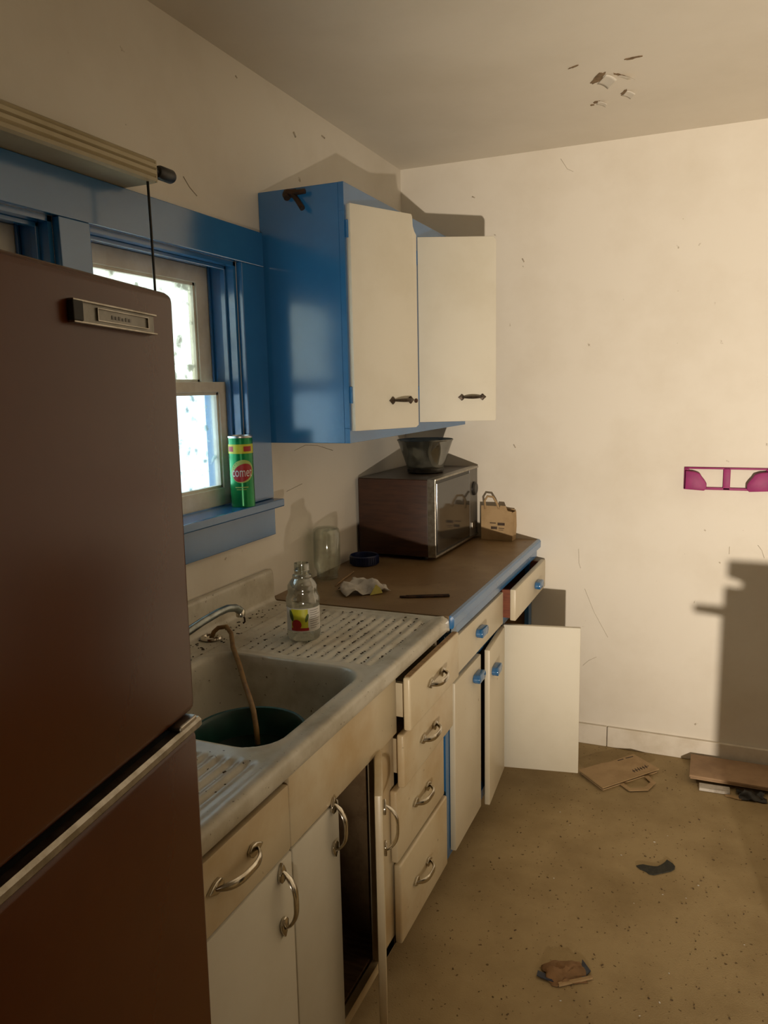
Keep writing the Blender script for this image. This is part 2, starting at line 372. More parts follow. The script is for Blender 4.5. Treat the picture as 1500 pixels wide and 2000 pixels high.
f = MB()
for a in ((-.172, -.076, 1.6305, 1.6313), (-.172, -.076, 1.6425, 1.6433), (-.173, -.172, 1.6305, 1.6433), (-.076, -.075, 1.6305, 1.6433)): f.box(.004, .006, *a)
f.build('badge_frame', 'trim', bd)
f = MB()
for k, hh in enumerate((.004, .0035, .004, .003, .004, .0035)): f.box(.0038, .0045, -.146+k*.0065, -.142+k*.0065, 1.6345, 1.6345+hh)
f.build('badge_lettering', 'mpanel', bd)
for a, b in ((-.70, -.64), (-.12, -.06)):
    for x in (-.6, -.12): MB().box(x-.02, x+.02, a, b, (a+b)/2*.01658, .032).build('foot', 'fdark', rf)
MB().box(-.07, -.055, -.74, -.02, .03, .10).build('kick_grille', 'fdark', rf)

# ================================================================== SINK TOP
SY0, SY1 = -2.46, -1.228; SZ = .895
sk = thing('kitchen_sink', 'dirty white enamel sink with ribbed drainboards and low backsplash', 'sink', (0, 0, 0))
cols = [(.003, 1.000, 0), (.014, 1.002, 0), (.020, .998, 0), (.022, .99, 0), (.023, .95, 0), (.024, .915, 0), (.027, .903, 0), (.034, .898, 0)]
x = .042
while x < .598: cols.append((x, None, 1)); x += .0055
cols += [(.602, .8975, 0), (.607, .8965, 0), (.611, .893, 0), (.6135, .887, 0), (.614, .872, 0), (.6135, .862, 0), (.609, .857, 0), (.590, .857, 0)]
bx0, bx1, by0, by1, br = .135, .560, -2.150, -1.700, .075
def sdf(x, y):
    cx, cy = (bx0+bx1)/2, (by0+by1)/2; hx, hy = (bx1-bx0)/2-br, (by1-by0)/2-br
    dx, dy = abs(x-cx)-hx, abs(y-cy)-hy
    return math.hypot(max(dx, 0), max(dy, 0))+min(max(dx, dy), 0)-br
def sinkz(x, y):
    z = SZ
    z += .004*math.exp(-((x-.122)/.006)**2)                         # ridge behind the basin
    d = sdf(x, y)
    z += .003*math.exp(-((d-.006)/.006)**2) if d > 0 else 0
    if d < 0:
        return SZ-.165*smst(0, .036, -d)-.012*smst(.05, .18, -d)
    lo = .15; hi = .565
    if lo < x < hi and d > .02:
        right = smst(by1+.030, by1+.06, y)*smst(SY1-.030, SY1-.05, y)
        left = smst(by0-.03, by0-.06, y)*smst(SY0+.02, SY0+.05, y)
        k = max(right, left)
        if k > 0: z += k*(-.0045+.0035*math.cos(2*math.pi*(x-lo)/.0297))
    z += .003*smst(.575, .595, x)
    z += .003*smst(SY1-.020, SY1-.008, y)
    return z
ny = 200
ys = [SY0+(SY1-SY0)*j/ny for j in range(ny+1)]
V = []
sm = MB()
for (cx, cz, f_) in cols:
    row = []
    for y in ys:
        z = cz if not f_ else sinkz(cx, y)
        row.append(sm.bm.verts.new((cx, y, z)))
    # end skirt on the counter side
    z0_ = row[-1].co.z
    row.append(sm.bm.verts.new((cx, SY1+.003, z0_-.004))); row.append(sm.bm.verts.new((cx, SY1+.004, min(z0_-.006, .86) if cx > .03 else z0_-.01)))
    V.append(row)
for i in range(len(V)-1):
    for j in range(len(V[0])-1): sm.bm.faces.new((V[i][j], V[i+1][j], V[i+1][j+1], V[i][j+1]))
so = sm.build('basin_and_drainboards', 'enamel', sk, 50)
# faucet spout, spray hose
fa = MB().tube([(.155, -1.960, .935), (.165, -1.93, .975), (.180, -1.885, 1.003), (.192, -1.83, 1.018), (.199, -1.775, 1.026), (.2, -1.735, 1.026), (.2, -1.70, 1.018), (.2, -1.682, 1.006)],
               [.0115, .011, .0105, .010, .0098, .0098, .010, .0105], 14).build('faucet_spout', 'dchrome', sk, 50)
MB().lathe([(.0115, 0), (.0118, .004), (.0118, .016), (.009, .020), (0, .021)], (.2, -1.679, .990), 18).build('aerator', 'chrome', fa, 40)
MB().lathe([(.026, 0), (.026, .006), (.020, .012), (.018, .036), (.012, .044), (0, .044)], (.150, -1.972, SZ+.001), 20).build('faucet_base', 'dchrome', fa, 40)
MB().tube([(.202, -1.672, .992), (.204, -1.668, .982), (.203, -1.666, .972), (.199, -1.668, .968)], .0025, 6).build('loose_washer', 'rust', fa, True)
MB().lathe([(.026, 0), (.030, .003), (.028, .008), (.020, .009), (.018, .004), (0, .004)], (.062, -1.622, SZ+.001), 24).build('hose_collar', 'chrome', sk, 40)
MB().tube([(.062, -1.622, SZ+.004), (.066, -1.614, .914), (.075, -1.605, .924), (.10, -1.602, .929), (.13, -1.625, .920), (.175, -1.685, .906), (.24, -1.755, .892), (.30, -1.825, .877), (.345, -1.873, .864), (.375, -1.905, .850), (.395, -1.928, .822), (.405, -1.94, .79)],
          .0062, 10).build('spray_hose', 'hose', sk, True)
MB().box(.085, .125, -1.83, -1.79, SZ+.0005, SZ+.012, .003).build('tap_flange', 'dchrome', sk)

# dish pan in the basin
dp = thing('dish_pan', 'dark green round plastic dish pan sitting in the sink basin', 'dish pan', (.418, -1.992, .7195))
MB().lathe([(.0, 0), (.095, 0), (.102, .006), (.116, .118), (.123, .122), (.126, .127), (.123, .131), (.117, .130), (.112, .122), (.099, .012), (.093, .007), (0, .007)], seg=48, cap=False).build('pan', 'dgreen', dp, 40)
MB().lathe([(0, .070), (.106, .070), (.106, .071), (0, .0712)], seg=40, cap=False).build('dirty_water', 'water', dp, 40)

# ================================================================== CHROME PULL + KNOBS
def chrome_pull(name, parent, L=.125, out=.026, vertical=False, mtl='chrome'):
    """bow handle along local y (or z), face plane x=0"""
    f = MB()
    n = 18; pts = []; rr = []
    for i in range(n+1):
        s_ = -1+2*i/n
        pts.append((.003+out*(1-abs(s_)**3)*.95, s_*L*.48, 0)); rr.append(.0020+.0085*(1-abs(s_)**5)*(.72+.28*s_*s_))
    f.tube(pts, rr, 12, flat=.45)
    for sg in (-1, 1):
        P = [(sg*L*.60, 0), (sg*L*.52, .0065), (sg*L*.44, .0115), (sg*L*.35, .0125), (sg*L*.28, .005), (sg*L*.28, -.005), (sg*L*.35, -.0125), (sg*L*.44, -.0115), (sg*L*.52, -.0065)]
        f.prism(P, 'x', .0, .007, .002)
    o = f.build(name, mtl, parent, 50)
    if vertical: o.rotation_euler = (R(90), 0, 0)
    return o
def blue_knob(parent, loc, rot=(0, 0, 0)):
    f = MB()
    a, b, c = .040, .015, .010
    f.prism([(-a, -b+c), (-a+c, -b), (a-c, -b), (a, -b+c), (a, b-c), (a-c, b), (-a+c, b), (-a, b-c)], 'x', 0, .024, .004)
    o = f.build('handle', 'blue', parent, 40); o.location = loc; o.rotation_euler = rot
    return o

# ================================================================== SINK BASE CABINET
FX = .597
sc = thing('sink_cabinet', 'cream enamel sink base cabinet with chrome pulls and half open drawers', 'cabinet', (0, 0, 0))
f = MB()
f.box(.02, .576, SY0+.005, SY0+.022, .10, .856); f.box(.02, .576, -1.598, -1.580, .10, .856); f.box(.02, .576, -1.252, -1.234, .10, .856)
f.box(.02, .03, SY0+.02, -1.25, .10, .78); f.box(.02, .576, SY0+.02, -1.25, .10, .115)
f.box(.02, .52, SY0+.01, -1.24, .0, .10)
f.build('carcass', 'wood', sc)
f = MB()
f.box(.560, .578, SY0+.005, SY0+.04, .10, .856); f.box(.560, .578, -1.703, -1.600, .10, .712, .001); f.box(.560, .578, SY0+.04, -1.70, .685, .712)
f.box(.560, .577, -1.2515, -1.234, .10, .856); f.box(.560, .578, -1.60, -1.5815, .10, .856); f.box(.560, .578, SY0+.04, -1.235, .10, .128)
f.build('face_frame', 'steel', sc)
ap = MB().box(.579, FX, -2.133, -1.598, .700, .853, .004).build('apron_panel', 'steel', sc, 40)
d0 = MB().box(.579, FX, SY0+.006, -2.135, .700, .832, .004).build('drawer', 'steel', sc, 40); d0['label'] = 'wide drawer front with bow pull'
h = chrome_pull('handle', d0, .135, .030); h.location = (FX, -2.318, .776)
d1 = MB().box(.579, FX, SY0+.006, -2.133, .135, .696, .004).build('door', 'wdoor', sc, 40)
h = chrome_pull('handle', d1, .128, .030, True); h.location = (FX, -2.177, .622)
d2 = MB().box(.579, FX, -2.130, -1.932, .135, .696, .004).build('door', 'wdoor', sc, 40)
h = chrome_pull('handle', d2, .115, .030, True); h.location = (FX, -1.962, .648)
# third door swung open, hinged beside the drawers; local y runs from hinge (0) towards -.225
d3 = MB().box(0, .018, -.225, 0, .135, .705, .004).build('door', 'steel', sc, 40)
d3.location = (.580, -1.703, 0); d3.rotation_euler = (0, 0, R(23.6)); d3['label'] = 'swung open door seen edge on'
h = chrome_pull('handle', d3, .115, .030, True); h.location = (.018, -.190, .610)
MB().box(.04, .555, -1.94, -1.71, .128, .135).build('shelf_board', 'wood', sc)
# drawer stack
for i, (fx, zt, zb, y0, y1) in enumerate([(.637, .852, .712, -1.606, -1.206), (.618, .700, .556, -1.608, -1.206), (.599, .548, .348, -1.616, -1.240), (.602, .337, .110, -1.606, -1.224)]):
    f = MB().box(fx-.020, fx, y0, y1, zb, zt, .006, 3)
    dr = f.build('drawer', 'steel', sc, 40)
    g = MB()
    bx = .10
    g.box(bx, fx-.02, -1.572, -1.560, zb+.02, zt-.03); g.box(bx, fx-.02, -1.272, -1.260, zb+.02, zt-.03); g.box(bx, fx-.02, -1.57, -1.262, zb+.02, zb+.026); g.box(bx, bx+.01, -1.57, -1.262, zb+.02, zt-.03)
    g.build('drawer_box', 'steel', dr)
    h = chrome_pull('handle', dr, .118, .028); h.location = (fx, -1.415-.012*i, (zt+zb)/2+.004)
# bare wood showing on the worn top edges
MB().box(.620, .634, -1.598, -1.215, .8522, .8535).build('worn_edge', 'wood', sc)

# ================================================================== BLUE BASE CABINET + COUNTERTOP
bc = thing('base_cabinet', 'blue framed base cabinet with white doors and blue wooden handles under the countertop', 'cabinet', (0, 0, 0))
f = MB()
f.box(.01, .57, -1.200, -1.182, .10, .862); f.box(.01, .57, -.022, -.004, .10, .862); f.box(.01, .57, -.56, -.545, .10, .862)
f.box(.01, .02, -1.2, -.02, .10, .862); f.box(.02, .57, -1.2, -.02, .10, .118); f.box(.02, .51, -1.198, -.01, 0, .10)
f.build('carcass', 'wood', bc)
f = MB()
f.box(.571, .590, -1.200, -1.130, .100, .862, .001); f.box(.571, .590, -.585, -.520, .10, .862, .001); f.box(.571, .590, -.060, -.004, .10, .862, .001)
f.box(.571, .590, -1.131, -.03, .815, .862, .001); f.box(.571, .590, -1.131, -.03, .660, .700, .001); f.box(.571, .590, -1.131, -.03, .10, .135, .001)
f.build('face_frame', 'blue', bc)
# first drawer, closed
dr = MB().box(.591, .610, -1.150, -.582, .690, .812, .004).build('drawer', 'cdoor', bc, 40)
blue_knob(dr, (.610, -.905, .760))
# second drawer, pulled out
dr = MB().box(.630, .652, -.562, -.018, .698, .818, .004).build('drawer', 'cdoor', bc, 40)
g = MB(); g.box(.12, .630, -.552, -.538, .705, .812); g.box(.12, .63, -.042, -.028, .705, .812); g.box(.12, .63, -.54, -.04, .706, .712); g.box(.12, .13, -.54, -.04, .706, .812)
g.build('drawer_box', 'redwood', dr)
blue_knob(dr, (.652, -.20, .752))
# doors
da = MB().box(.591, .610, -1.165, -.880, .118, .672, .003).build('door', 'cdoor', bc, 40); blue_knob(da, (.610, -.940, .615))
db = MB().box(0, .019, -.282, 0, .106, .674, .003).build('door', 'cdoor', bc, 40)
db.location = (.592, -.563, 0); db.rotation_euler = (0, 0, R(4.0)); blue_knob(db, (.019, -.215, .585)); db['label'] = 'door standing slightly ajar'
dc = MB().box(0, .019, 0, .288, .098, .672, .003).build('door', 'wdoor', bc, 40)
dc.location = (.592, -.520, 0); dc.rotation_euler = (0, 0, R(-80)); dc['label'] = 'door swung wide open'
MB().box(-.003, 0, .008, .280, .106, .664).build('inner_panel', 'wdoor', dc)
# counter
ct = thing('countertop', 'worn brown countertop with blue painted front edge', 'countertop', (0, 0, 0))
MB().box(.001, .612, -1.222, -.001, .8635, .900, .001).build('slab', 'counter', ct)
MB().prism([(.6125, .862), (.622, .862), (.627, .868), (.628, .893), (.623, .9005), (.6125, .9015)], 'y', -1.222, -.001).build('front_edge', 'blue', ct)
MB().box(.591, .611, -1.200, -.004, .826, .8618, .001).build('apron_strip', 'blue', ct)

# ================================================================== WALL CABINET
wc = thing('wall_cabinet', 'blue wall cabinet with two white doors standing open beside the window', 'cabinet', (0, 0, 0))
cy0, cy1, cz0, cz1, cxf = -1.180, -.002, 1.400, 2.156, .270
f = MB()
f.box(.001, cxf, cy0, cy0+.018, cz0, cz1, .0015); f.box(.001, cxf, cy1-.018, cy1, cz0, cz1); f.box(.001, cxf, cy0+.017, cy1-.017, cz1-.018, cz1)
f.box(.001, cxf, cy0+.017, cy1-.017, cz0+.012, cz0+.030)
f.build('carcass', 'blue', wc)
MB().box(.001, .008, cy0+.018, cy1-.018, cz0+.03, cz1-.018).build('back_panel', 'wdoor', wc)
MB().box(.009, .25, cy0+.018, cy1-.018, 1.76, 1.778).build('shelf', 'wdoor', wc)
f = MB()
x0, x1 = cxf+.0005, cxf+.018
f.box(x0, x1, cy0, cy1, cz1-.080, cz1, .001); f.box(x0, x1, cy0, cy1, cz0, cz0+.045, .001)
for a, b in ((cy0, cy0+.045), (-.640, -.570), (cy1-.05, cy1), (-.335, -.29), (-.925, -.88)): f.box(x0, x1, a, b, cz0+.045, cz1-.08, .001)
f.build('face_frame', 'blue', wc)
def iron_pull(parent, loc, L=.105):
    f = MB(); n = 12
    pts = [(.004+.020*(1-abs(-1+2*i/n)**3), (-1+2*i/n)*L*.32, 0) for i in range(n+1)]
    f.tube(pts, [.0035+.0025*(1-(-1+2*i/n)**2) for i in range(n+1)], 8, flat=1.5)
    for sg in (-1, 1):
        P = [(sg*L*.5, 0), (sg*L*.43, .006), (sg*L*.37, .0125), (sg*L*.32, .009), (sg*L*.28, .004), (sg*L*.28, -.004), (sg*L*.32, -.009), (sg*L*.37, -.0125), (sg*L*.43, -.006)]
        f.prism(P, 'x', 0, .005, .001)
    o = f.build('handle', 'iron', parent, 50); o.location = loc; return o
# left door: chipped upper corner, local y from the hinge
ld = MB().prism([(0, 1.437), (.255, 1.437), (.266, 1.444), (.266, 2.035), (.258, 2.045), (.252, 2.060), (.250, 2.088), (.246, 2.095), (0, 2.095)], 'x', 0, .019, .002).build('door', 'wdoor', wc, 40)
ld.location = (.289, -1.170, 0); ld.rotation_euler = (0, 0, R(-25.5)); ld['label'] = 'door with a chipped upper corner'
iron_pull(ld, (.019, .190, 1.525))
MB().lathe([(.0, 0), (.007, 0), (.007, .003), (.004, .005), (0, .005)], (.019, .253, 1.522), 14, 'x').build('catch_screw', 'rust', ld, 40)
for zz in (1.52, 2.0): MB().box(-.004, .010, -.006, .004, zz, zz+.05, .001).build('hinge', 'blue', ld)
rd = MB().prism([(0, 1.437), (.281, 1.437), (.284, 1.444), (.284, 2.082), (.274, 2.095), (0, 2.095)], 'x', 0, .019, .002).build('door', 'wdoor', wc, 40)
rd.location = (.289, -.582, 0); rd.rotation_euler = (0, 0, R(-65)); rd['label'] = 'door swung wide open'
iron_pull(rd, (.019, .195, 1.525))
for zz in (1.52, 2.0): MB().box(-.004, .010, -.006, .004, zz, zz+.05, .001).build('hinge', 'blue', rd)
# rusted bracket on the side panel
f = MB()
f.tube([(.104, cy0-.004, 2.146), (.106, cy0-.012, 2.135), (.112, cy0-.018, 2.125)], [.010, .012, .010], 10)
f.tube([(.112, cy0-.012, 2.142), (.140, cy0-.016, 2.138), (.172, cy0-.018, 2.137)], [.010, .008, .007], 10)
f.tube([(.130, cy0-.014, 2.134), (.148, cy0-.020, 2.113), (.166, cy0-.024, 2.088)], [.008, .0075, .008], 10)
f.box(.098, .135, cy0-.006, cy0, 2.128, 2.152, .002)
f.build('rusty_bracket', 'rust', wc, 50)

# ================================================================== MICROWAVE + BOWL
mw = thing('microwave_oven', 'old wood sided microwave oven with dark glass door on the countertop', 'microwave', (.338, -.557, .902), R(-1.5))
MW, MD, MH = .530, .325, .300
MB().box(-MD, -.030, 0, MW, .014, .014+MH, .004).build('cabinet_shell', 'mside', mw, 40)
MB().box(-MD+.002, -.030, .002, MW-.002, .0145+MH, .0165+MH, .0006).build('top_cover', 'mtop', mw)
MB().box(-.029, -.002, .002, MW-.112, .020, .010+MH, .002).build('door', 'black', mw)
dg = MB().box(-.004, .0, .022, MW-.114, .030, MH-.002, .001).build('door_glass', 'mglass', mw)
MB().box(-.029, -.001, MW-.110, MW-.002, .020, .010+MH, .002).build('control_panel', 'mpanel', mw)
for zz in (.0135, .0105+MH): MB().box(-.030, .003, 0, MW, zz, zz+.0075, .001).build('chrome_strip', 'trim', mw)
MB().box(-.030, .002, -.002, .004, .014, .018+MH, .001).build('chrome_corner', 'trim', mw)
MB().lathe([(0, 0), (.030, 0), (.030, .006), (.024, .012), (0, .012)], (-.001, MW-.055, .225), 24, 'x').build('timer_dial', 'black', mw, 40)
MB().box(-.001, .004, MW-.09, MW-.02, .05, .08, .001).build('door_button', 'trim', mw)
for a in (.04, MW-.04):
    for b in (-MD+.04, -.06): MB().lathe([(.012, 0), (.012, .0135), (0, .0135)], (b, a, 0), 12).build('foot', 'black', mw)
bw = thing('glass_bowl', 'smoky glass bowl with dark foot standing on the microwave', 'bowl', (.213, -.315, .902+.0168+MH))
MB().lathe([(.066, .002), (.074, .010), (.078, .03), (.098, .09), (.112, .130), (.116, .134), (.114, .137), (.109, .132), (.094, .088), (.074, .03), (.07, .014), (0, .012)], seg=48, cap=False).build('bowl_wall', 'smoke', bw, 50)
MB().lathe([(0, 0), (.070, 0), (.075, .004), (.076, .018), (.070, .026), (0, .026)], seg=40, cap=False).build('dark_foot', 'mglass', bw, 40)

# ================================================================== COUNTER ITEMS
def wrap(mb, r, th0, pts_faces, z0):
    vs_, fs = pts_faces
    V_ = [mb.bm.verts.new((r*math.cos(th0+v[0]/r), r*math.sin(th0+v[0]/r), z0+v[1])) for v in vs_]
    for q in fs:
        try: mb.bm.faces.new([V_[i] for i in q])
        except ValueError: pass
def rectp(u0, u1, v0, v1, n=10):
    vs_ = []; fs = []
    for i in range(n+1): vs_ += [(u0+(u1-u0)*i/n, v0), (u0+(u1-u0)*i/n, v1)]
    for i in range(n): fs.append([2*i, 2*i+2, 2*i+3, 2*i+1])
    return vs_, fs
def ellp(cx, cy, a, b, rot=0, n=28, rings=4):
    vs_ = [(cx, cy)]; fs = []
    for k in range(1, rings+1):
        for i in range(n):
            q = 2*math.pi*i/n; x_, y_ = a*k/rings*math.cos(q), b*k/rings*math.sin(q)
            vs_.append((cx+x_*math.cos(rot)-y_*math.sin(rot), cy+x_*math.sin(rot)+y_*math.cos(rot)))
    for i in range(n): fs.append([0, 1+i, 1+(i+1) % n])
    for k in range(rings-1):
        for i in range(n): fs.append([1+k*n+i, 1+(k+1)*n+i, 1+(k+1)*n+(i+1) % n, 1+k*n+(i+1) % n])
    return vs_, fs

# green cleanser canister on the sill
can = thing('cleanser_canister', 'green cleanser canister with red oval logo standing on the blue window sill', 'canister', (.018, -1.367, 1.2255))
cr_ = .0355
MB().lathe([(0, 0), (cr_, 0), (cr_, .205), (cr_-.001, .206), (0, .206)], seg=40).build('tube', 'green', can, 40)
MB().lathe([(cr_+.0004, .203), (cr_+.0012, .205), (cr_+.0008, .209), (cr_-.003, .210), (cr_-.004, .2068), (0, .2065)], seg=40, cap=False).build('rim_and_lid', 'silver', can, 40)
th = math.atan2(-1.93, 1.29)
f = MB(); wrap(f, cr_+.0003, th, rectp(-.11, .11, .158, .185, 48), 0); f.build('yellow_band', 'yellow', can, True, fix=False)
for i, (a, b) in enumerate(((-.047, -.024), (.008, .034), (.055, .085), (-.09, -.062))):
    f = MB(); wrap(f, cr_+.0006, th, rectp(a, b, .164, .179), 0); f.build('red_block', 'red', can, True, fix=False)
f = MB(); wrap(f, cr_+.0003, th, ellp(.002, .106, .037, .033, R(28)), 0); f.build('logo_border', 'lime', can, True, fix=False)
f = MB(); wrap(f, cr_+.0006, th, ellp(.003, .102, .033, .024, R(32)), 0); f.build('logo_oval', 'red', can, True, fix=False)
vs_, fs = text_mesh('comet', .040)
f = MB(); wrap(f, cr_+.0011, th, ([(v[0]*.62, v[1]) for v in vs_], fs), .103); f.build('lettering', 'white', can, True, fix=False)
f = MB(); wrap(f, cr_+.0004, th, rectp(-.022, .018, .058, .0605), 0); wrap(f, cr_+.0004, th, rectp(-.018, .012, .052, .0535), 0); f.build('small_print', 'lime', can, True, fix=False)

# juice bottle
jb = thing('juice_bottle', 'clear plastic juice bottle with fruit label standing on the drainboard', 'bottle', (.292, -1.515, SZ+.0005))
prof = [(0, .004), (.030, .001), (.042, 0), (.0455, .006), (.0455, .020), (.044, .026), (.044, .088), (.0455, .094), (.0465, .104), (.044, .116), (.0395, .126), (.0405, .134), (.040, .146), (.033, .158), (.0255, .166), (.0265, .170), (.0255, .174), (.0205, .177), (.0205, .186), (.022, .188), (.0205, .190), (.0205, .206), (.019, .206), (.019, .178)]
MB().lathe(prof, seg=40, cap=False).build('bottle_wall', 'plastic', jb, 40)
thb = math.atan2(-1.79, 1.01)
f = MB(); wrap(f, .0446, thb, rectp(-.075, .075, .026, .090, 40), 0); f.build('label', 'white', jb, True, fix=False)
f = MB(); wrap(f, .0449, thb, rectp(-.036, .012, .034, .088, 16), 0); f.build('label_yellow', 'yellow', jb, True, fix=False)
f = MB(); wrap(f, .0452, thb, ellp(-.020, .046, .014, .014), 0); f.build('label_fruit', 'red', jb, True, fix=False)
f = MB(); wrap(f, .0452, thb, rectp(-.036, .014, .029, .037, 16), 0); f.build('label_red_band', 'red', jb, True, fix=False)
f = MB(); wrap(f, .0452, thb, ellp(-.036, .070, .006, .016, .3), 0); wrap(f, .0452, thb, ellp(.009, .064, .004, .012, -.3), 0); f.build('label_leaves', 'leafg', jb, True, fix=False)
f = MB()
for k in range(9): wrap(f, .0450, thb, rectp(.018, .018+(.030, .026, .036, .022, .034, .03, .025, .036, .02)[k], .084-k*.006, .0825-k*.006, 6), 0)
f.build('label_small_print', 'txt', jb, True, fix=False)
# upside-down jar
gj = thing('glass_jar', 'empty glass jar turned upside down on the countertop by the wall', 'jar', (.062, -.925, .9012))
MB().lathe([(.036, 0), (.038, .002), (.0375, .024), (.040, .030), (.046, .044), (.0475, .055), (.0475, .168), (.045, .178), (.038, .184), (0, .186), (0, .181), (.036, .179), (.044, .168), (.0445, .056), (.037, .030), (.0345, .002)], seg=40, cap=False).build('jar_wall', 'clear', gj, 50)
MB().lathe([(.0381, .006), (.0392, .008), (.0381, .010), (.0381, .014), (.0392, .016), (.0381, .018)], seg=36, cap=False).build('thread', 'clear', gj, True)
# blue plastic tub
bt = thing('plastic_lid', 'navy blue plastic lid lying by the side of the microwave', 'lid', (.090, -.672, .9008))
MB().lathe([(0, 0), (.050, 0), (.054, .004), (.056, .034), (.053, .038), (.050, .036), (.048, .008), (0, .008)], seg=36, cap=False).build('lid_shell', 'bluep', bt, 40)
f = MB()
for k in range(36):
    q = 2*math.pi*k/36; f.box(.0545, .0567, -.0015, .0015, .006, .032, mx=Matrix.Rotation(q, 4, 'Z'))
f.build('grip_ribs', 'bluep', bt)
# crumpled tissue
def crumple(name, a, b, hgt, seed, mtl, parent=None, nu=18, nv=14, solid=.0012, edge=.5):
    sd = Vector((seed*3.1, seed*1.7, seed))
    def fn(u, v_):
        x_ = (u-.5)*a; y_ = (v_-.5)*b
        n1 = noise.noise(Vector((u*2.4, v_*2.4, 0))+sd); n2 = noise.noise(Vector((u*6, v_*6, 3))+sd)
        n3 = noise.noise(Vector((u*3, v_*3, 7))+sd); e = 1-edge*((2*u-1)**2+(2*v_-1)**2)/2
        return (x_+n3*.12*a, y_+n2*.10*b, max(.0012, hgt*max(0, e)*(.55+.9*n1+.35*n2)))
    return MB().grid(fn, nu, nv).build(name, mtl, parent, 30, solid=solid)
tn = thing('crumpled_tissue', 'crumpled dirty white tissue with a yellow corner on the countertop', 'tissue', (.258, -1.045, .9012), R(40))
crumple('tissue_sheet', .150, .100, .060, 4, 'tissue', tn, edge=.85)
MB().prism([(.005, .0), (.048, .004), (.040, .022), (.026, .034)], 'y', -.056, -.054).build('yellow_corner', 'tyellow', tn)
# flat dark file, thin stick
ff = thing('metal_file', 'dark flat metal file lying near the front of the countertop', 'file', (.472, -1.047, .9012), math.atan2(.068, .145))
MB().prism([(-.080, -.002), (-.060, -.007), (-.045, -.009), (.080, -.009), (.080, .007), (-.045, .008), (-.062, .006), (-.080, .003)], 'z', 0, .006, .001).build('file_blade', 'rust', ff)
MB().tube([(-.060, 0, .006), (.078, -.001, .006)], .002, 6).build('file_ridge', 'rust', ff)
tag(MB().tube([(.140, -1.020, .9045), (.126, -.945, .9040), (.110, -.81, .9045)], [.0032, .003, .0022], 7).build('thin_stick', 'wood', None, True), 'thin brown stick lying between the glass jar and the tissue', 'stick')
# small kraft bag at the end of the counter
kb = thing('paper_bag', 'small brown kraft paper bag standing at the wall end of the countertop', 'bag', (.455, -.040, .9008), R(-4))
def bagw(u, v_):
    return .012*noise.noise(Vector((u*4, v_*3, 5)))
f = MB()
hts = [.128, .150, .150, .132]
f.prism([(-.075, 0), (.064, 0), (.067, .05), (.064, .128), (.050, .130), (.044, .132), (.036, .152), (.012, .153), (.008, .136), (-.002, .150), (-.075, .150)], 'y', -.030, -.028)
f.prism([(-.075, 0), (.064, 0), (.067, .05), (.066, .118), (.060, .132), (-.075, .140)], 'y', .022, .024)
f.prism([(.0635, 0), (.0655, 0), (.069, .06), (.067, .125), (.065, .125)], 'y', -.029, .023)
f.box(-.075, .064, -.029, .023, 0, .002)
f.box(-.076, -.074, -.029, .023, 0, .14)
f.build('bag_body', 'kraft', kb)
MB().tube([(-.055, -.032, .135), (-.058, -.033, .172), (-.045, -.033, .192), (-.020, -.033, .190), (-.004, -.032, .165), (.006, -.031, .140)], .005, 8, flat=.35).build('bag_handle', 'kraft', kb, True)
f = MB()
for (a, b, c, d) in ((-.035, -.008, .073, .077), (.000, .032, .066, .078), (-.030, -.002, .048, .060), (.004, .030, .052, .055), (.004, .026, .045, .047)): f.box(a, b, -.0308, -.0298, c, d)
f.build('bag_print', 'ink', kb)

# ================================================================== WALL RACK
wr = thing('wall_rack', 'magenta plastic wall rack with two openings and folded arms on the far wall', 'rack', (1.355, -.001, 1.186))
f = MB(); D0, D1 = -.010, 0
f.box(-.156, .156, D0, D1, .036, .043, .002); f.box(-.156, .156, D0, D1, -.046, -.036, .002)
for a, b in ((-.156, -.138), (-.013, .013), (.138, .156)): f.box(a, b, D0, D1, -.045, .042, .002)
f.build('frame', 'magenta', wr, 40)
for sg in (-1, 1):
    MB().prism([(sg*.150, .030), (sg*.118, .027), (sg*.098, .020), (sg*.090, .006), (sg*.080, -.006), (sg*.072, -.020), (sg*.072, -.038), (sg*.080, -.047), (sg*.150, -.043)], 'y', -.034, -.006, .003).build('folded_arm', 'magenta', wr, 40)

# ================================================================== FLOOR THINGS
fb = thing('flattened_bag', 'flattened brown paper bag with printed letters on the floor beside the baseboard', 'bag', (1.0, -.23, .001))
def lp(x_, y_): return (x_-1.0, y_+.23)
f = MB()
f.prism([lp(.852, -.300), lp(.962, -.412), lp(1.154, -.177), lp(1.044, -.080), lp(.958, -.190), lp(.935, -.205)], 'z', .012, .0155)
f.prism([lp(.862, -.300), lp(.962, -.404), lp(1.146, -.182), lp(1.040, -.092), lp(.965, -.188)], 'z', 0, .004)
f.build('bag_sheets', 'kraft', fb)
f = MB()
for i, (x0, y0, x1, y1, w_) in enumerate(((.985, -.170, 1.035, -.115, .004),)):
    pass
def inkbar(f, x0, y0, x1, y1, w_):
    d = Vector((x1-x0, y1-y0)).normalized(); n_ = Vector((-d.y, d.x))*w_
    f.prism([lp(x0-n_.x, y0-n_.y), lp(x1-n_.x, y1-n_.y), lp(x1+n_.x, y1+n_.y), lp(x0+n_.x, y0+n_.y)], 'z', .0154, .0158)
inkbar(f, .990, -.165, 1.010, -.141, .003); inkbar(f, 1.018, -.132, 1.045, -.104, .003)
for k in range(6):
    x_, y_ = 1.060+k*.0085, -.232+k*.0105
    inkbar(f, x_-.006, y_+.009*(1+(k % 3)*.25), x_+.006, y_-.009, .0022)
inkbar(f, 1.056, -.237, 1.112, -.166, .0016)
f.build('bag_print', 'ink', fb)
